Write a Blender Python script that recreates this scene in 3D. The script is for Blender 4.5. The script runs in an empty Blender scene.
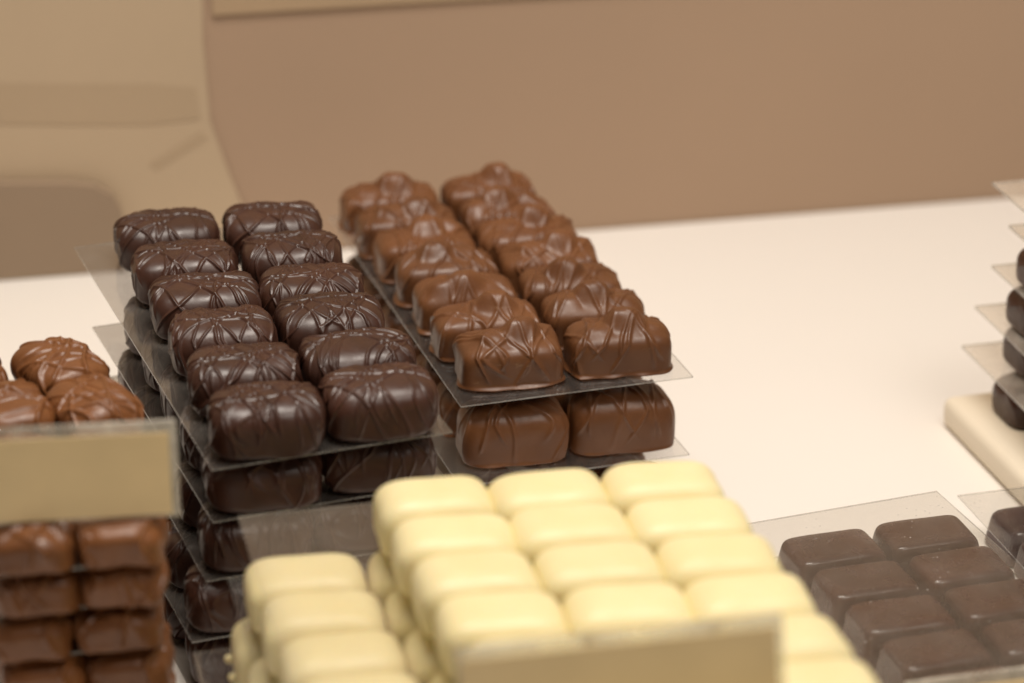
import bpy, bmesh, math, random
import numpy as np
from mathutils import Vector, Matrix, noise

S = bpy.context.scene
COL = S.collection
R = math.radians
rnd = random.Random(7)

# ------------------------------------------------------------------ helpers
def tag(o, label=None, cat=None, group=None, kind=None):
    if label:
        o['label'] = label
        if len(label.split()) > 16: print('LONG', label)
    if cat: o['category'] = cat
    if group: o['group'] = group
    if kind: o['kind'] = kind
    return o

def link(name, me, parent=None, loc=(0, 0, 0), rz=0.0):
    o = bpy.data.objects.new(name, me)
    COL.objects.link(o)
    o.location = loc
    o.rotation_euler = (0, 0, rz)
    if parent: o.parent = parent
    return o

def mat_new(name):
    m = bpy.data.materials.new(name)
    m.use_nodes = True
    nt = m.node_tree
    for n in list(nt.nodes): nt.nodes.remove(n)
    out = nt.nodes.new('ShaderNodeOutputMaterial')
    return m, nt, out

def N(nt, t, **kw):
    n = nt.nodes.new(t)
    for k, v in kw.items():
        if k.startswith('_'): setattr(n, k[1:], v)
        else: n.inputs[k.replace('__', ' ')].default_value = v
    return n

def ramp(nt, src, stops):
    r = nt.nodes.new('ShaderNodeValToRGB')
    el = r.color_ramp.elements
    while len(el) < len(stops): el.new(0.5)
    for e, (p, c) in zip(el, stops):
        e.position = p
        e.color = (c[0], c[1], c[2], 1) if hasattr(c, '__len__') else (c, c, c, 1)
    nt.links.new(src, r.inputs[0])
    return r

def chocolate(name, c_lo, c_hi, rough=0.36, sss=0.08, spec=0.5, bump=0.12, scuff=0.0, scuff_col=(.3, .2, .12), nscale=90, hv_=.1):
    m, nt, out = mat_new(name)
    L = nt.links.new
    tc = N(nt, 'ShaderNodeTexCoord')
    oi = N(nt, 'ShaderNodeObjectInfo')
    add = N(nt, 'ShaderNodeVectorMath', _operation='MULTIPLY_ADD')
    L(oi.outputs['Random'], add.inputs[0]); add.inputs[1].default_value = (3, 5, 7); L(tc.outputs['Object'], add.inputs[2])
    n1 = N(nt, 'ShaderNodeTexNoise', Scale=nscale, Detail=4.0, Roughness=0.55)
    L(add.outputs[0], n1.inputs['Vector'])
    rc = ramp(nt, n1.outputs['Fac'], [(0.35, c_lo), (0.65, c_hi)])
    col = rc.outputs[0]
    # each piece a touch lighter or darker than the next
    hv = N(nt, 'ShaderNodeHueSaturation')
    mr = N(nt, 'ShaderNodeMapRange'); mr.inputs['To Min'].default_value = 1 - hv_; mr.inputs['To Max'].default_value = 1 + hv_
    L(oi.outputs['Random'], mr.inputs['Value']); L(mr.outputs[0], hv.inputs['Value']); L(col, hv.inputs['Color'])
    col = hv.outputs[0]
    if scuff > 0:
        mp = N(nt, 'ShaderNodeMapping'); mp.inputs['Scale'].default_value = (160, 160, 420)
        L(add.outputs[0], mp.inputs['Vector'])
        n2 = N(nt, 'ShaderNodeTexNoise', Scale=1.0, Detail=5.0, Roughness=0.6)
        L(mp.outputs[0], n2.inputs['Vector'])
        r2 = ramp(nt, n2.outputs['Fac'], [(0.66, 0.0), (0.74, scuff)])
        mx = N(nt, 'ShaderNodeMix', _data_type='RGBA')
        L(r2.outputs[0], mx.inputs['Factor']); L(col, mx.inputs['A']); mx.inputs['B'].default_value = (*scuff_col, 1)
        col = mx.outputs['Result']
    b = N(nt, 'ShaderNodeBsdfPrincipled')
    L(col, b.inputs['Base Color'])
    n3 = N(nt, 'ShaderNodeTexNoise', Scale=nscale * 3, Detail=3.0)
    L(add.outputs[0], n3.inputs['Vector'])
    rr = N(nt, 'ShaderNodeMapRange'); rr.inputs['From Min'].default_value = .3; rr.inputs['From Max'].default_value = .7
    rr.inputs['To Min'].default_value = rough - .06; rr.inputs['To Max'].default_value = rough + .08
    L(n3.outputs['Fac'], rr.inputs['Value']); L(rr.outputs[0], b.inputs['Roughness'])
    b.inputs['IOR'].default_value = 1.48
    b.inputs['Specular IOR Level'].default_value = spec
    b.inputs['Subsurface Weight'].default_value = sss
    b.inputs['Subsurface Radius'].default_value = (1.0, 0.6, 0.3)
    b.inputs['Subsurface Scale'].default_value = 0.002
    n4 = N(nt, 'ShaderNodeTexNoise', Scale=700.0, Detail=3.0)
    L(add.outputs[0], n4.inputs['Vector'])
    bp = N(nt, 'ShaderNodeBump', Strength=bump, Distance=0.0005)
    L(n4.outputs['Fac'], bp.inputs['Height']); L(bp.outputs[0], b.inputs['Normal'])
    L(b.outputs[0], out.inputs[0])
    return m

def clear_plastic(name, dust=0.05, rough=0.06, tint=(.93, .93, .92), dust_col=(.62, .6, .57)):
    m, nt, out = mat_new(name)
    L = nt.links.new
    tr = N(nt, 'ShaderNodeBsdfTransparent', Color=(*tint, 1))
    gl = N(nt, 'ShaderNodeBsdfGlossy', Roughness=rough, Color=(1, 1, 1, 1))
    fr = N(nt, 'ShaderNodeFresnel', IOR=1.49)
    geo = N(nt, 'ShaderNodeNewGeometry')        # the far face of a thin sheet reflects like the near one
    io = N(nt, 'ShaderNodeMapRange'); io.inputs['To Min'].default_value = 1.49; io.inputs['To Max'].default_value = 1 / 1.49
    L(geo.outputs['Backfacing'], io.inputs['Value']); L(io.outputs[0], fr.inputs['IOR'])
    m1 = N(nt, 'ShaderNodeMixShader')
    L(fr.outputs[0], m1.inputs[0]); L(tr.outputs[0], m1.inputs[1]); L(gl.outputs[0], m1.inputs[2])
    tc = N(nt, 'ShaderNodeTexCoord')
    n1 = N(nt, 'ShaderNodeTexNoise', Scale=60.0, Detail=5.0, Roughness=.65)
    n2 = N(nt, 'ShaderNodeTexVoronoi', Scale=330.0)
    L(tc.outputs['Object'], n1.inputs['Vector']); L(tc.outputs['Object'], n2.inputs['Vector'])
    r1 = ramp(nt, n1.outputs['Fac'], [(.35, dust * .5), (.7, dust * 1.6)])
    r2 = ramp(nt, n2.outputs['Distance'], [(.06, .8), (.12, 0)])
    n3 = N(nt, 'ShaderNodeTexNoise', Scale=45.0, Detail=1.0); L(tc.outputs['Object'], n3.inputs['Vector'])
    r3 = ramp(nt, n3.outputs['Fac'], [(.55, 0.0), (.7, 1.0)])
    mu = N(nt, 'ShaderNodeMath', _operation='MULTIPLY'); L(r2.outputs[0], mu.inputs[0]); L(r3.outputs[0], mu.inputs[1])
    ad = N(nt, 'ShaderNodeMath', _operation='ADD', _use_clamp=True); L(mu.outputs[0], ad.inputs[0]); L(r1.outputs[0], ad.inputs[1])
    df = N(nt, 'ShaderNodeBsdfDiffuse', Color=(*dust_col, 1))
    m2 = N(nt, 'ShaderNodeMixShader')
    L(ad.outputs[0], m2.inputs[0]); L(m1.outputs[0], m2.inputs[1]); L(df.outputs[0], m2.inputs[2])
    L(m2.outputs[0], out.inputs[0])
    return m

def plain(name, c, rough=.5, spec=.4, var=.06, scale=30, bump=0.0, bscale=400):
    m, nt, out = mat_new(name)
    L = nt.links.new
    tc = N(nt, 'ShaderNodeTexCoord')
    n1 = N(nt, 'ShaderNodeTexNoise', Scale=scale, Detail=4.0)
    L(tc.outputs['Object'], n1.inputs['Vector'])
    r = ramp(nt, n1.outputs['Fac'], [(.3, [x * (1 - var) for x in c]), (.7, [min(1, x * (1 + var)) for x in c])])
    b = N(nt, 'ShaderNodeBsdfPrincipled', Roughness=rough)
    b.inputs['Specular IOR Level'].default_value = spec
    L(r.outputs[0], b.inputs['Base Color'])
    if bump:
        n2 = N(nt, 'ShaderNodeTexNoise', Scale=bscale, Detail=3.0)
        L(tc.outputs['Object'], n2.inputs['Vector'])
        bp = N(nt, 'ShaderNodeBump', Strength=bump, Distance=.001)
        L(n2.outputs['Fac'], bp.inputs['Height']); L(bp.outputs[0], b.inputs['Normal'])
    L(b.outputs[0], out.inputs[0])
    return m

M = {
 'nut':   chocolate('milk_nut', (.122, .045, .0155), (.155, .060, .0215), .40, .06, .5, .10, .5, (.32, .19, .11)),
 'dark':  chocolate('dark', (.041, .0150, .0086), (.057, .0210, .0122), .37, .04, .55, .10, .25, (.16, .08, .05)),
 'milk':  chocolate('milk', (.145, .052, .0155), (.180, .067, .021), .38, .06, .5, .12, .3, (.32, .18, .1)),
 'white': chocolate('white', (.78, .675, .37), (.815, .715, .415), .42, .25, .45, .08, nscale=45, hv_=.02),
 'bar':   chocolate('dark_bar', (.046, .0172, .0140), (.068, .0240, .0185), .23, .04, .6, .03, .0, nscale=60),
 'far':   chocolate('far_dark', (.040, .014, .008), (.055, .020, .011), .36, .04, .5, .1),
 'sheet': clear_plastic('acetate', .024, .05, (.98, .98, .975)),
 'edge':  clear_plastic('acetate_edge', .30, .2, (.85, .85, .83), (.7, .68, .64)),  # pale diffuse share stands in for light piped to the cut edges
 'sheet_hazy': clear_plastic('acetate_hazy', .028, .06, (.95, .95, .94), (.66, .6, .55)),
 'sheet_smoky': clear_plastic('acetate_smoky', .065, .07, (.80, .79, .78), (.50, .45, .40)),
 'sheet_far': clear_plastic('acetate_far', .15, .1, (.95, .93, .90), (.88, .80, .70)),
 'acryl': clear_plastic('acrylic', .38, .05, (.95, .94, .9), (.75, .7, .6)),
 'counter': plain('counter', (.845, .80, .745), .42, .35, .012, 6, .02, 900),
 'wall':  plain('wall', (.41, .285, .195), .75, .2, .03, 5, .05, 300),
 'reflection_pale': plain('reflection_pale', (.49, .372, .25), .7, .2, .04, 9),  # bright veil mirrored in the case glass, put into colour
 'reflection_band': plain('reflection_band', (.44, .328, .216), .7, .2, .04, 9),  # darker tone inside that mirrored veil
 'dark_reflection': plain('dark_reflection', (.305, .222, .152), .7, .2, .04, 14),  # dark area of the glass reflection, put into colour
 'upper': plain('upper_reflection', (.43, .305, .19), .6, .3, .03, 8),  # tone of the added strip that imitates a reflection
 'slab':  plain('slab', (.84, .75, .60), .5, .3, .03, 25),
 'card':  plain('card', (.68, .52, .285), .38, .5, .05, 50, .08, 700),
}

# ------------------------------------------------------------------ chocolate meshes
def noise_arr(P, s, seed):
    off = Vector((seed * 3.17, seed * 1.31, seed * 7.7))
    return np.array([noise.noise(Vector(p) * s + off) for p in P])

def sstep(a, b, x):
    t = np.clip((x - a) / (b - a), 0, 1)
    return t * t * (3 - 2 * t)

def choc_mesh(name, w, d, h, mat, seed, n=6.0, mt=4.0, mb=9.0, zc=.42, cuts=40, ridges=(), bumps=(), und=.0003, us=90,
              flange=0.0, taper=.0, facet=0.0, log=None, k=2.8):
    rg = random.Random(seed)
    bm = bmesh.new()
    bmesh.ops.create_cube(bm, size=2.0)
    bmesh.ops.subdivide_edges(bm, edges=bm.edges[:], cuts=cuts, use_grid_fill=True)
    me = bpy.data.meshes.new(name)
    bm.to_mesh(me); bm.free()
    nv = len(me.vertices)
    q = np.empty(nv * 3); me.vertices.foreach_get('co', q); q = q.reshape(-1, 3)
    q = np.sign(q) * np.abs(q) ** .93
    m = np.where(q[:, 2] > 0, mt, mb)
    xy = (np.abs(q[:, 0]) ** n + np.abs(q[:, 1]) ** n) ** (1 / n)
    F = (xy ** m + np.abs(q[:, 2]) ** m) ** (1 / m)
    if log is not None:                          # a rounded log lying along x (0) or y (1): round section, blunter ends
        kk = np.where(q[:, 2] > 0, k, 7.0)
        sec = (np.abs(q[:, 1 - log]) ** kk + np.abs(q[:, 2]) ** kk) ** (1 / kk)
        F = (np.abs(q[:, log]) ** n + sec ** n) ** (1 / n)
    p = q / F[:, None]
    z0 = h * zc
    P = np.empty_like(p)
    P[:, 2] = np.where(p[:, 2] > 0, z0 + p[:, 2] * (h - z0), z0 + p[:, 2] * z0)
    tp = 1 - taper * (P[:, 2] / h)
    P[:, 0] = p[:, 0] * w / 2 * tp
    P[:, 1] = p[:, 1] * d / 2 * tp
    # nuts pushing the coating up
    up = sstep(.25 * h, .98 * h, P[:, 2])
    bz = np.zeros(nv)
    for (bx, by, bh, bw, ba) in bumps:
        dx, dy = P[:, 0] - bx, P[:, 1] - by
        c, s = math.cos(ba), math.sin(ba)
        u, v = c * dx + s * dy, -s * dx + c * dy
        g = bh * np.exp(-(np.sqrt((u / (bw * 1.25)) ** 2 + (v / bw) ** 2)) ** 3.3)
        bz = np.maximum(bz, g) + .25 * np.minimum(bz, g)
    P[:, 2] += bz * up
    me.vertices.foreach_set('co', P.ravel()); me.update()
    nn = np.empty(nv * 3); me.vertices.foreach_get('normal', nn); nn = nn.reshape(-1, 3)
    disp = np.zeros(nv)
    low = sstep(.10 * h, .42 * h, P[:, 2])
    wob = noise_arr(P, 110, seed + 50)
    sgn = np.zeros(nv)
    for (al, off, ht, wd, curv, ph, zlo, tilt) in ridges:
        c, s = math.cos(al), math.sin(al)
        t = -s * P[:, 0] + c * P[:, 1]
        dist = c * P[:, 0] + s * P[:, 1] - off + curv * np.sin(t * 190 + ph) + .0006 * wob + .25 * curv / .002 * .001 * np.sin(P[:, 2] * 400 + ph) + tilt * np.maximum(.8 * h - P[:, 2], 0)
        r = ht * np.exp(-np.abs(dist / wd) ** 2.0) * sstep(zlo * h, (zlo + .3) * h, P[:, 2])
        disp = np.maximum(disp, r) + .35 * np.minimum(disp, r)
        sgn += np.tanh(dist / (wd * 2.5)) * (1 if rg.random() < .5 else -1)
    if facet: disp += facet * sgn * low
    if len(bumps): disp *= 1 - .55 * np.clip(bz / .005, 0, 1)
    disp += und * noise_arr(P, us, seed)
    disp *= sstep(-.02 * h, .06 * h, P[:, 2])
    P = P + nn * disp[:, None]
    if flange:
        k = np.exp(-(P[:, 2] / .0011) ** 2) * (1 + .9 * noise_arr(P * np.array([1, 1, 0]), 140, seed + 9))
        r = np.linalg.norm(p[:, :2], axis=1) + 1e-6
        P[:, 0] += p[:, 0] / r * flange * k
        P[:, 1] += p[:, 1] / r * flange * k
    P[:, 2] = np.maximum(P[:, 2], 0)
    me.vertices.foreach_set('co', P.ravel()); me.update()
    me.polygons.foreach_set('use_smooth', [True] * len(me.polygons))
    me.materials.append(mat)
    return me

def drizzle(seed, k, w, ht, wd, spread=1.0, curv=.0012):
    """criss-crossing strands: mostly front to back, slanting either way"""
    rg = random.Random(seed)
    out = []
    for i in range(k):
        a = rg.choice((-1, 1)) * rg.uniform(.12, .85) * spread
        off = ((i + .5) / k - .5) * w * 1.0 + rg.uniform(-.08, .08) * w
        out.append((a, off * math.cos(a), ht * rg.uniform(.65, 1.2), wd * rg.uniform(.8, 1.25), curv * rg.uniform(.2, 1.2), rg.uniform(0, 6.3), rg.uniform(-.1, .45), rg.uniform(-.7, .7)))
    return out

def make_set(kind, nvar):
    res = []
    for i in range(nvar):
        s = 100 * (1 + 'nut nutlow dark milk white bar far'.split().index(kind)) + i
        rg = random.Random(s)
        if kind == 'nut':
            bx, by = rg.uniform(-.005, .003), rg.uniform(-.002, .003)
            bumps = [(bx, by, rg.uniform(.0054, .0070), rg.uniform(.0050, .0057), rg.uniform(-.6, .6)),
                     (bx + rg.uniform(.009, .012), by + rg.uniform(-.003, .003), rg.uniform(.001, .0040), .0046, rg.uniform(-.6, .6)),
                     (bx - rg.uniform(.008, .011), by + rg.uniform(-.003, .003), rg.uniform(.0, .0026), .0048, rg.uniform(-.6, .6))]
            res.append(choc_mesh('nut_chocolate', .0362, .0235, .0150, M['nut'], s, 5.4, 3.8, cuts=124, ridges=drizzle(s, 9, .034, .00068, .00066),
                                 bumps=bumps, und=.0006, us=85, flange=.0022, facet=.00003))
        elif kind == 'nutlow':
            res.append(choc_mesh('nut_chocolate', .0370, .0240, .0200, M['nut'], s, 4.6, 3.2, cuts=124, ridges=drizzle(s, 9, .035, .00065, .00064),
                                 und=.0005, us=80, flange=.0014, facet=.00005))
        elif kind == 'dark':
            res.append(choc_mesh('dark_chocolate', .0348, .0275, .0170, M['dark'], s, 4.4, log=0, k=2.8, cuts=124,
                                 ridges=drizzle(s, 17, .034, .00055, .00040, 1.35, .0018) + [(1.57 + rg.uniform(-.2, .2), rg.uniform(-.006, .002), .0005, .0006, .001, 1, .2, 0)],
                                 und=.0005, us=95, flange=.0007, facet=.00006))
        elif kind == 'milk':
            res.append(choc_mesh('milk_chocolate', .0235, .0305, .0130, M['milk'], s, 4.2, log=1, k=2.6, cuts=104,
                                 ridges=drizzle(s, 9, .026, .00085, .00060, 1.4, .0016) + [(1.57 + rg.uniform(-.4, .4), rg.uniform(-.012, .012), .0006, .0006, .001, 2, .2, 0) for _ in range(4)],
                                 und=.0010, us=110, flange=.0006, facet=.00009))
        elif kind == 'white':
            res.append(choc_mesh('white_chocolate', .0336, .0238, .0186, M['white'], s, 5.2, 3.0, mb=4.5, zc=.48, cuts=44, und=.0006, us=60))
        elif kind == 'bar':
            res.append(choc_mesh('chocolate_bar', .0332, .0232, .0128, M['bar'], s, 9, 7.5, mb=12, zc=.3, cuts=56, und=.00022, us=70, taper=.12))
        elif kind == 'far':
            res.append(choc_mesh('dark_chocolate', .034, .026, .0150, M['far'], s, 4.6, 3.2, cuts=36, ridges=drizzle(s, 8, .034, .0004, .0007), und=.0004))
    return res

SETS = {k: make_set(k, n) for k, n in (('nut', 7), ('nutlow', 3), ('dark', 7), ('milk', 5), ('white', 4), ('bar', 4), ('far', 2))}

def choc(kind, x, y, z, yaw, label, group, j=1.0, var=None, name=None):
    ms = SETS[kind]
    me = ms[var % len(ms)] if var is not None else rnd.choice(ms)
    nm = name or {'nut': 'nut_chocolate', 'nutlow': 'nut_chocolate', 'dark': 'dark_chocolate', 'far': 'dark_chocolate',
                  'milk': 'milk_chocolate', 'white': 'white_chocolate', 'bar': 'chocolate_bar'}[kind]
    o = link(nm, me, None, (x + rnd.uniform(-.0004, .0004) * j, y + rnd.uniform(-.0004, .0004) * j, z + .0001), R(yaw + rnd.uniform(-2.2, 2.2) * j))
    f = {'white': .012, 'bar': .008}.get(kind, .03)
    o.scale = (1 + rnd.uniform(-f, f), 1 + rnd.uniform(-f, f), 1 + rnd.uniform(-f, 0))
    if kind in ('dark', 'nut') and rnd.random() < .5: o.rotation_euler.z += math.pi   # turned end for end
    tag(o, label, 'chocolate', group)
    return o

# ------------------------------------------------------------------ sheets and tags
def sheet(fl, yaw, W, D, z, label, group=None, t=.0006, back=False, cat='plastic sheet', mat='sheet'):
    """thin clear sheet; fl = front left corner (back=True: back left corner), z = its upper face"""
    y0, y1 = (-D, 0) if back else (0, D)
    rg = random.Random(int(fl[0] * 1e5) + int(z * 1e5))
    amp = [rg.uniform(.0000, .00022) if z > .01 else 0 for _ in range(4)]
    nx, ny = 14, 20
    bm = bmesh.new()
    def zz(i, j):
        u, v = i / nx * 2 - 1, j / ny * 2 - 1
        e = 0
        for a_, (su, sv) in zip(amp, ((-1, -1), (1, -1), (1, 1), (-1, 1))):
            e -= a_ * max(0, (u * su + v * sv) / 2 - .35) ** 2 / .42
        return e
    G_ = [[[bm.verts.new((W * i / nx, y0 + (y1 - y0) * j / ny, zz(i, j) - tt)) for j in range(ny + 1)] for i in range(nx + 1)] for tt in (t, 0)]
    for i in range(nx):
        for j in range(ny):
            bm.faces.new((G_[0][i][j], G_[0][i][j + 1], G_[0][i + 1][j + 1], G_[0][i + 1][j]))
            bm.faces.new((G_[1][i][j], G_[1][i + 1][j], G_[1][i + 1][j + 1], G_[1][i][j + 1]))
    ring = [(i, 0) for i in range(nx)] + [(nx, j) for j in range(ny)] + [(i, ny) for i in range(nx, 0, -1)] + [(0, j) for j in range(ny, 0, -1)]
    for a_, b_ in zip(ring, ring[1:] + ring[:1]):
        f = bm.faces.new((G_[0][a_[0]][a_[1]], G_[0][b_[0]][b_[1]], G_[1][b_[0]][b_[1]], G_[1][a_[0]][a_[1]])); f.material_index = 1
    me = bpy.data.meshes.new('plastic_sheet'); bm.to_mesh(me); bm.free()
    me.materials.append(M[mat]); me.materials.append(M['edge'])
    o = link('plastic_sheet', me, None, (fl[0], fl[1], z), R(yaw))
    return tag(o, label, cat, group)

def box_mesh(name, x0, x1, y0, y1, z0, z1, mats, bev=0.0, seg=2):
    bm = bmesh.new()
    bmesh.ops.create_cube(bm, size=1.0)
    for v in bm.verts:
        v.co = Vector(((x0 + x1) / 2 + v.co.x * (x1 - x0), (y0 + y1) / 2 + v.co.y * (y1 - y0), (z0 + z1) / 2 + v.co.z * (z1 - z0)))
    if bev: bmesh.ops.bevel(bm, geom=bm.edges[:], offset=bev, segments=seg, affect='EDGES', profile=.5)
    me = bpy.data.meshes.new(name); bm.to_mesh(me); bm.free()
    if bev: me.polygons.foreach_set('use_smooth', [True] * len(me.polygons))
    me.materials.append(mats)
    return me

def price_tag(loc, yaw, W, H, lean, label, mt=.0032, ms=.0022):
    """card held in a clear acrylic holder, lower edge at loc"""
    e = bpy.data.objects.new('price_tag', None); COL.objects.link(e); e.empty_display_size = .01
    e.location = loc; e.rotation_euler = (R(-lean), 0, R(yaw))
    tag(e, label, 'price tag')
    link('card', box_mesh('card', .0, W - ms, -.0003, .0003, .0012, H - mt, M['card']), e, (0, -.0006, 0))
    link('clear_holder', box_mesh('clear_holder', -.001, W, 0, .0016, 0, H, M['acryl'], .0003, 2), e)
    return e

def wpt(o, yaw, u, v):
    c, s = math.cos(R(yaw)), math.sin(R(yaw))
    return (o[0] + c * u - s * v, o[1] + s * u + c * v)

ROW = {7: ['front', 'second from the front', 'third from the front', 'middle', 'third from the back', 'second from the back', 'rearmost'],
       6: ['front', 'second from the front', 'third from the front', 'third from the back', 'second from the back', 'rearmost'],
       5: ['front', 'second from the front', 'middle', 'second from the back', 'rearmost'],
       4: ['front', 'second from the front', 'second from the back', 'rearmost'],
       3: ['front', 'middle', 'rearmost']}

# ------------------------------------------------------------------ setting
EDGE0, EDGE_YAW = (-.2164, 1.1159), 11.95
def behind(u, v): return wpt(EDGE0, EDGE_YAW, u, v)

bm = bmesh.new()
pts = [(-.9, -.2), (.9, -.2)]
a, b = behind(1.2, .0), behind(-.7, .0)
vs = [bm.verts.new((x, y, 0)) for x, y in ((-.9, .25), (1.0, .25), a, b)]
vb = [bm.verts.new((v.co.x, v.co.y, -.03)) for v in vs]
bm.faces.new(vs); bm.faces.new(vb[::-1])
for i in range(4): bm.faces.new((vs[i], vb[i], vb[(i + 1) % 4], vs[(i + 1) % 4]))
me = bpy.data.meshes.new('counter'); bm.to_mesh(me); bm.free(); me.materials.append(M['counter'])
tag(link('counter', me), kind='structure')
w = link('wall', box_mesh('wall', -.7, 1.2, .001, .03, -.05, .55, M['wall']), None, (*EDGE0, 0), R(EDGE_YAW))
tag(w, kind='structure')

# ------------------------------------------------------------------ nut tray (milk chocolate, centre)
CF, CY = (-.017, .8615), 17.2
gC = 'milk chocolates with nuts on the centre trays'
for k in range(3):
    z = .057 - k * .0285
    j = (0, 0) if k == 0 else (rnd.uniform(-.002, .001), rnd.uniform(-.002, .002))
    if k == 2: z = .0007
    sheet((CF[0] + j[0] - .0012 * k, CF[1] + j[1] - .001 * k), CY + k * .6, .0824, .184, z,
          ['clear plastic sheet carrying the fourteen nut topped milk chocolates', 'clear plastic sheet under the second tier of milk nut chocolates',
           'clear plastic sheet lying on the counter beneath the milk nut stack'][k], 'clear sheets of the nut stack')
    for r in range(7):
        for c in range(2):
            if k == 2 and c == 0 and r > 0: continue
            x, y = wpt(CF, CY + .6, .0228 + c * .0385, .0188 + r * .0250 - c * .0022)
            side = ('left', 'right')[c]
            if k == 0:
                lab = f'nut topped milk chocolate, {ROW[7][r]} of the {side} column on the centre tray'
                choc('nut', x, y, z, 10.5, lab, gC, 1.2, var=(r * 3 + c * 5 + (r > 3)) % 7)
            elif k == 1 and r == 0:
                choc('nutlow', x + .001, y - .001, z, 11, f'smooth milk chocolate with crossed drizzle, {side} of the pair under the nut topped tray', gC, 1, var=c)
            else:
                choc('nut', x, y, z, 11, 'milk chocolate largely hidden on the lower tiers below the nut topped tray', gC + ', lower tiers')

# ------------------------------------------------------------------ dark stack (left of centre)
BF, BY = (-.0895, .7647), 20.3
gB = 'dark chocolates on the drizzled dark stack'
offs = [(0, 0), (-.001, .005), (-.0040, .0045), (-.0088, .002), (-.0095, .004)]
for k in range(5):
    z = .081 - k * .02
    if k == 4: z = .0008
    sheet((BF[0] + offs[k][0], BF[1] + offs[k][1]), BY + (0, .5, -.4, .6, 0)[k], .076, .192 if k == 0 else .160, z,
          ['topmost smoky clear sheet, carrying the drizzled dark chocolates', 'second clear sheet from the top of the dark stack',
           'third clear sheet from the top of the dark stack, above the dusty one', 'fourth clear sheet of the dark stack, flecked with crumbs',
           'lowest clear sheet of the dark stack, on the counter'][k], 'clear sheets of the dark stack', mat='sheet_smoky')
    for r in range(6):
        for c in range(2):
            if (k >= 2 and c == 1 and r > 0) or (k and r == 5): continue
            x, y = wpt((-.0752 + offs[k][0] - (.0005 if k else 0), .7832 + offs[k][1] - (.001 if k else 0)), 18.5 if k else 17.0, c * .0362, r * (.0311 - .0013 * c) + c * .0022)
            side = ('left', 'right')[c]
            if k == 0:
                choc('dark', x, y, z, 11, f'drizzled dark chocolate, {ROW[6][r]} of the {side} column on the dark top tray', gB, 1.5, var=r * 2 + c * 3)
            elif r == 0:
                lv = ('', 'first', 'second', 'third', 'bottom')[k]
                choc('dark', x, y, z, 11, f'shaded dark chocolate at the front {side} of the {lv} tier under the dark top tray', gB, 1)
            elif c == 0:
                lv = ('', 'first', 'second', 'third', 'bottom')[k]
                choc('dark', x, y, z, 11, f'left dark chocolate end, {lv} tier below the dark tray, {ROW[6][r]}', gB, 1)
            else:
                choc('dark', x, y, z, 11, 'dark chocolate hidden inside the tier below the dark top tray', gB + ', hidden right side')

# ------------------------------------------------------------------ white stack (front)
gE = 'white chocolates on the pale stack'
EC, EY = (-.0224, .7170), 16.3
ER = 9.0
def epos(c, r, z):
    cx, cy = math.cos(R(ER)), math.sin(R(ER))
    dx, dy = math.sin(R(EY)), -math.cos(R(EY))
    return (EC[0] + c * .0329 * cx + r * .0236 * dx, EC[1] + c * .0329 * cy + r * .0236 * dy)
nE = 7
names_e = ['rearmost', 'second from the back', 'third from the back', 'middle', 'third from the front', 'second from the front', 'front']
for r in range(nE):
    for c in range(3):
        x, y = epos(c, r, 0)
        lab = f'white chocolate on the top layer, {names_e[r]} of its {("left", "centre", "right")[c]} column'
        choc('white', x, y, .0802, 10, lab, gE, 1.2, var=r + c)
for k in range(4):
    z = .0602 - k * .02
    if k == 3: z = .0007
    for r in range(nE):
        for c in range(-1, 3):
            if c in (0, 1) and not (k == 0 and c == 0) and r < nE - 1 and not (r == 0 and k < 2): continue
            x, y = epos(c, r, 0)
            x -= .0022 + .0015 * k + (.0 if c >= 0 else .0010 if k == 0 else .0042); y -= .0028 - .0018 * k
            if c == -1 and k == 0:
                lab, g = f'white chocolate, {names_e[r]} of the exposed left column one layer below the top', gE
            elif c == -1 and k < 3:
                lab, g = f'white chocolate end, {("", "upper", "lower")[k]} layer below the exposed column, {names_e[r]}', gE
            elif c == 0 and k == 0:
                lab, g = f'white chocolate peeking from under the top layer, {names_e[r]} of its column', gE
            else:
                lab, g = 'white chocolate hidden in the lower layers of the white stack', gE + ', hidden inside'
            o = choc('white', x, y, z, 10, lab, g, 1.2, var=r + c + k)
            # beads of set white chocolate on the left ends
            if c == -1 and (k, r) in ((1, 0), (1, 1), (2, 0), (2, 1)):
                for q in range(2 if k == 1 else 1):
                    bmb = bmesh.new()
                    bmesh.ops.create_uvsphere(bmb, u_segments=16, v_segments=10, radius=.0014)
                    for v in bmb.verts:
                        v.co.x *= 1.3; v.co.z *= 1.15 if v.co.z < 0 else .9
                    mb_ = bpy.data.meshes.new('drip'); bmb.to_mesh(mb_); bmb.free()
                    mb_.polygons.foreach_set('use_smooth', [True] * len(mb_.polygons)); mb_.materials.append(M['white'])
                    link('drip', mb_, o, (-.0168, -.003 + q * .009, .0045 + .001 * q))
for k, (bl, z) in enumerate((((-.0793, .7359), .0800), ((-.0829, .7353), .0600), ((-.0932, .7268), .0400), ((-.090, .728), .0200))):
    sheet(bl, 13.0, .137 + .004 * k, .19, z, ['clear sheet between the top layer and the exposed left column of white chocolates', 'second clear sheet down in the white stack',
          'third clear sheet down in the white stack, its rear corner jutting out left', 'lowest clear sheet in the white stack'][k], 'clear sheets of the white stack', back=True)

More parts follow.
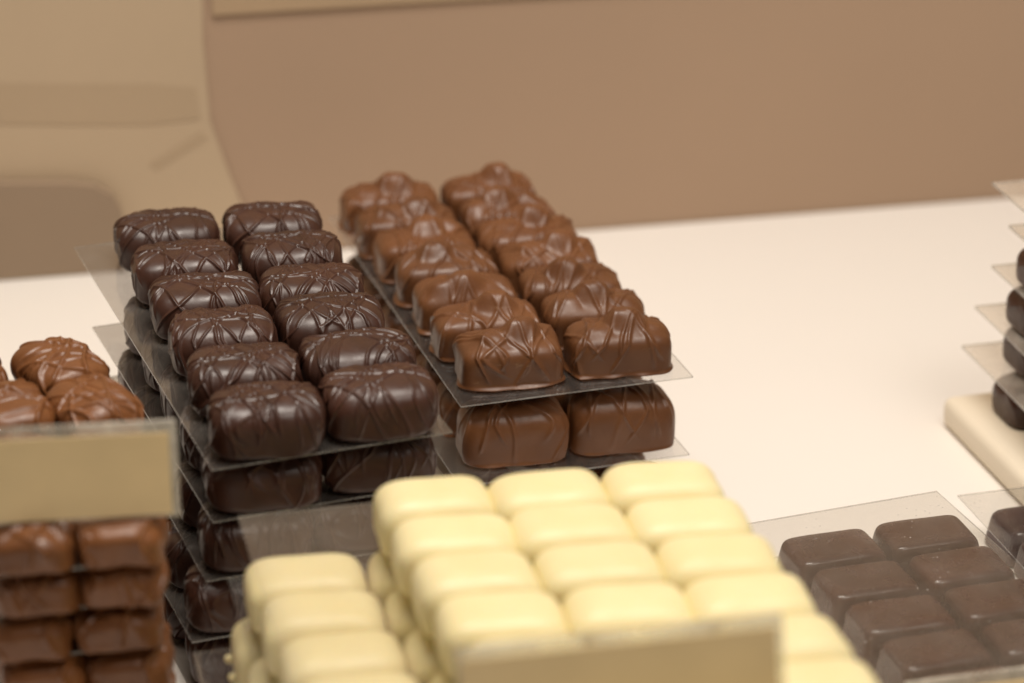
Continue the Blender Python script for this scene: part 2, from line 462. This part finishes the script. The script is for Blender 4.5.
# ------------------------------------------------------------------ dark bars (right front) and their neighbours
gG = 'flat dark chocolates under the clear sheet'
GB, GY = (.1421, .8546), 20.0
bl = wpt(GB, GY, -.080, 0)
sheet(bl, GY, .080, .17, .0290, 'clear sheet lying over the flat dark chocolates at the right', 'clear sheets of the flat dark stack', back=True, mat='sheet_hazy')
sheet(bl, GY + .5, .080, .17, .0145, 'clear sheet between the two layers of flat dark chocolates', 'clear sheets of the flat dark stack', back=True)
for k in range(2):
    for r in range(6):
        for c in range(2):
            dx, dy = math.sin(R(GY)), -math.cos(R(GY))
            cx, cy = math.cos(R(17)), math.sin(R(17))
            x = .1040 + c * .0332 * cx + r * .0238 * dx; y = .8195 + c * .0332 * cy + r * .0238 * dy
            side = ('left', 'right')[c]
            z = .0147 if k == 0 else .0001
            rowname = ROW[6][5 - r]
            if k == 0: choc('bar', x, y, z, 16, f'flat dark chocolate under the clear sheet, {rowname} piece of the {side} column', gG, .7)
            else: choc('bar', x + .001, y, z, 16, 'flat dark chocolate hidden in the bottom layer at the right', gG + ', bottom layer', .7)

HB, HY = (.1538, .8811), 15.0
sheet(HB, HY, .08, .15, .0141, 'clear sheet at the right edge over the brown chocolates, beside the flat dark stack', back=True, mat='sheet_hazy')
for r in range(4):
    for c in range(2):
        x, y = wpt(HB, HY, .0228 + c * .034, -.0195 - r * .0238)
        if c == 1 and r > 1: continue
        choc('bar', x, y, .0002, HY + 1, f'flat brown chocolate at the right edge, {ROW[4][3 - r]} of the {("left", "right")[c]} column', 'flat brown chocolates at the right edge', .7)

# ------------------------------------------------------------------ milk stack (left edge)
gA = 'milk chocolates on the left stack'
AY = 12.0
A_right = [(-.1085, .7060, 6), (-.1170, .7480, 16), (-.1280, .7835, 33), (-.1405, .8120, 35)]
A_left = [(-.1325, .7010, 5), (-.1410, .7420, 14), (-.1515, .7800, 24), (-.170, .8080, 18)]
for k in range(7):
    z = .0852 - k * .0142
    ox, oy = ((0, 0), (-.0015, .002), (-.003, .001), (-.001, .003), (0, .002), (0, .002), (0, .002))[k]
    if k == 6: z = .0008
    if k: oy += .001
    fl = (-.1455 + ox, .6890 + oy)
    sheet(fl, 13.0 + (k % 3 - 1) * .8, .049, .126, z,
          ['clear sheet carrying the top milk chocolates of the left stack', 'second clear sheet from the top of the left milk stack', 'third clear sheet from the top of the left milk stack',
           'fourth clear sheet from the top of the left milk stack', 'fifth clear sheet from the top of the left milk stack', 'lowest clear sheet between chocolates of the left milk stack', 'clear sheet under the left milk stack on the counter'][k], 'clear sheets of the left milk stack')
    for c, lst in enumerate((A_left, A_right)):
        for r, (x, y, yw) in enumerate(lst):
            side = ('left', 'right')[c]
            if k > 3 and r > 0 and c == 0: continue
            if k > 0:
                x = A_right[0][0] - (1 - c) * .0235 - r * .0095; y = A_right[0][1] - (1 - c) * .004 + r * .0325; yw = 8
            x += ox; y += oy
            if k == 0: choc('milk', x, y, z, yw, f'light milk chocolate, {ROW[4][r]} of the {side} column on the left stack', gA, .5, var=r + 2 * c)
            elif r == 0 and k < 4: choc('milk', x, y, z, yw, f'milk chocolate at the front {side}, {("", "first", "second", "third")[k]} tier below the left price tag', gA, 1.5)
            else: choc('milk', x, y, z, yw, 'milk chocolate hidden in the lower tiers of the left stack', gA + ', hidden tiers')

price_tag((-.1640, .6905, .0985), 7.0, .0735, .0275, 9, 'gold beige price tag in a clear holder on the left milk chocolates')
price_tag((-.0115, .5830, .0996), 12.0, .0800, .0214, 17, 'blurred gold beige price tag in front of the white chocolates')
price_tag((.1120, .6950, .0293), 14.0, .0850, .0180, 6, 'tan price tag at the lower right corner on the flat dark chocolates')

# ------------------------------------------------------------------ far stack (right edge)
gD = 'dark chocolates on the far right stack'
o = link('display_slab', box_mesh('display_slab', 0, .11, -.12, 0, 0, .012, M['slab'], .0035, 4), None, (.1607, .9687, 0), R(15))
tag(o, 'cream slab on the counter carrying the far right stack', 'display slab')
dl = [(.167, .9696, .032), (.1705, .968, .0487), (.1752, .966, .0655), (.180, .964, .082), (.1721, .960, .100)]
nmz = ['lowest', 'second lowest', 'middle', 'second highest', 'topmost']
for k, (x, y, z) in enumerate(dl):
    sheet((x, y), 14, .08, .11, z, f'blurred clear sheet jutting left from the far right stack, {nmz[k]} of its five', 'clear sheets of the far right stack', t=.0012, back=True, mat='sheet_far')
zb = [.0121, .0322, .0489, .0657, .0822]
for k in range(5):
    bx, by = ((.1607, .9687), *[(d[0], d[1]) for d in dl[:4]])[k]
    ins = (.0295, .0245, .0205, .019, .022)[k]
    for r in range(3):
        for c in range(2):
            if c == 1 and r < 2: pass
            x, y = wpt((bx, by), 14.5, ins + c * .035, -.026 - r * .028)
            if c == 0: lab, g = f'blurred dark chocolate, {ROW[3][2 - r]} on the {nmz[k]} tier of the far right stack', gD
            else: lab, g = 'dark chocolate out of sight in the right column of the far right stack', gD + ', right column'
            ob = choc('far', x, y, zb[k], 14, lab, g, 1.0)

# ------------------------------------------------------------------ glass reflections built as shallow coloured shapes on the wall
def wall_uv(px, py, v=0.0):
    """helper used once to lay out the reflection shapes: returns metres along / above the counter's rear edge"""
    f, c, s = 2850.0, math.cos(R(23.5)), math.sin(R(23.5))
    d = Vector((0, c, -s)) + Vector((1, 0, 0)) * ((px - 512) / f) - Vector((0, s, c)) * ((py - 341.5) / f)
    n = Vector((-math.sin(R(EDGE_YAW)), math.cos(R(EDGE_YAW)), 0))
    o0 = Vector((*EDGE0, 0)) + n * v
    t = (o0 - Vector((0, 0, .455))).dot(n) / d.dot(n)
    p = Vector((0, 0, .455)) + d * t - o0
    return (p.dot(Vector((math.cos(R(EDGE_YAW)), math.sin(R(EDGE_YAW)), 0))), p.z)

def prism(name, pts, y0, y1, mat):
    bm = bmesh.new()
    f = [bm.verts.new((u, y0, z)) for u, z in pts]; g = [bm.verts.new((u, y1, z)) for u, z in pts]
    bm.faces.new(f); bm.faces.new(g[::-1])
    for i in range(len(pts)):
        j = (i + 1) % len(pts); bm.faces.new((f[j], f[i], g[i], g[j]))
    bmesh.ops.recalc_face_normals(bm, faces=bm.faces[:])
    me = bpy.data.meshes.new(name); bm.to_mesh(me); bm.free(); me.materials.append(mat)
    return me

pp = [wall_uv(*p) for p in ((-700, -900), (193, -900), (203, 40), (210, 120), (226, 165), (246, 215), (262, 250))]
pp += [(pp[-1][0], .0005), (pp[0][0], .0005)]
e = bpy.data.objects.new('glass_reflection', None); COL.objects.link(e); e.location = (*EDGE0, 0); e.rotation_euler = (0, 0, R(EDGE_YAW))  # reflection in the case glass, modelled as thin layers on the wall
tag(e, 'blurred pale tan reflection shape with curved right edge on the wall at the upper left', 'reflection shape')
link('pale_veil', prism('pale_veil', pp, -.0006, .0, M['reflection_pale']), e)  # bright veil of the reflection as a thin sheet
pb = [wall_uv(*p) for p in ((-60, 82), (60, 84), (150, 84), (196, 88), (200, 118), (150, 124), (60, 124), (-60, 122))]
link('band', prism('band', pb, -.0009, -.0007, M['reflection_band']), e)  # darker stripe of the reflection, put into shape and colour
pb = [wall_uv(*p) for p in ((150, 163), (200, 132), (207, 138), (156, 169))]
link('streak', prism('streak', pb, -.0009, -.0007, M['reflection_band']), e)  # slanting dark mark of the same reflection
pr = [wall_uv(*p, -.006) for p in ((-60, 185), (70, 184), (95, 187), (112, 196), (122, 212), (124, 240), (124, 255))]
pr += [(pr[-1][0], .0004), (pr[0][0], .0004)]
o = link('rounded_reflection', prism('rounded_reflection', pr, -.006, -.001, M['dark_reflection']), None, (*EDGE0, 0), R(EDGE_YAW))  # dark gap in the glass reflection, modelled as a raised shape
tag(o, 'blurred brown reflection shape with a rounded corner at the rear left of the counter', 'dark_reflection')

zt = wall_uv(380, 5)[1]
o = link('upper_reflection_strip', box_mesh('upper_reflection_strip', wall_uv(212, 8)[0], 1.1, -.0004, .0005, zt, .50, M['upper']), None, (*EDGE0, 0), R(EDGE_YAW))  # added strip: pale glass reflection on the wall, also mirrored by the sheets
tag(o, 'pale ochre reflection strip along the top of the brown wall, just touching the upper edge', 'reflection shape')

# ------------------------------------------------------------------ light
def area(name, loc, target, sx, sy, power, col):
    l = bpy.data.lights.new(name, 'AREA'); l.shape = 'RECTANGLE'; l.size = sx; l.size_y = sy; l.energy = power; l.color = col
    o = bpy.data.objects.new(name, l); COL.objects.link(o); o.location = loc
    o.rotation_euler = (Vector(target) - Vector(loc)).to_track_quat('-Z', 'Y').to_euler()
    return o
area('case_lamp', (-.01, .80, .95), (.0, .84, 0), .55, .2, 8.6, (1, .92, .83))
area('shop_light', (.55, .12, 1.35), (0, .8, .05), .6, .5, 7.2, (1, .92, .83))

W = bpy.data.worlds.new('World'); S.world = W; W.use_nodes = True
bg = W.node_tree.nodes['Background']; bg.inputs[0].default_value = (1, .88, .74, 1); bg.inputs[1].default_value = .12

# ------------------------------------------------------------------ camera
cd = bpy.data.cameras.new('camera'); cam = bpy.data.objects.new('camera', cd); COL.objects.link(cam)
cam.location = (0, 0, .455); cam.rotation_euler = (R(90 - 23.5), 0, 0)
cd.sensor_width = 36; cd.lens = 2850 / 1024 * 36; cd.clip_start = .01; cd.clip_end = 20
cd.dof.use_dof = True; cd.dof.focus_distance = .935; cd.dof.aperture_fstop = 7.0
S.camera = cam

S.view_settings.view_transform = 'Standard'; S.view_settings.look = 'None'
S.view_settings.exposure = 0; S.view_settings.gamma = 1; S.view_settings.use_curve_mapping = False
S.cycles.max_bounces = 14; S.cycles.transparent_max_bounces = 32; S.cycles.use_denoising = True
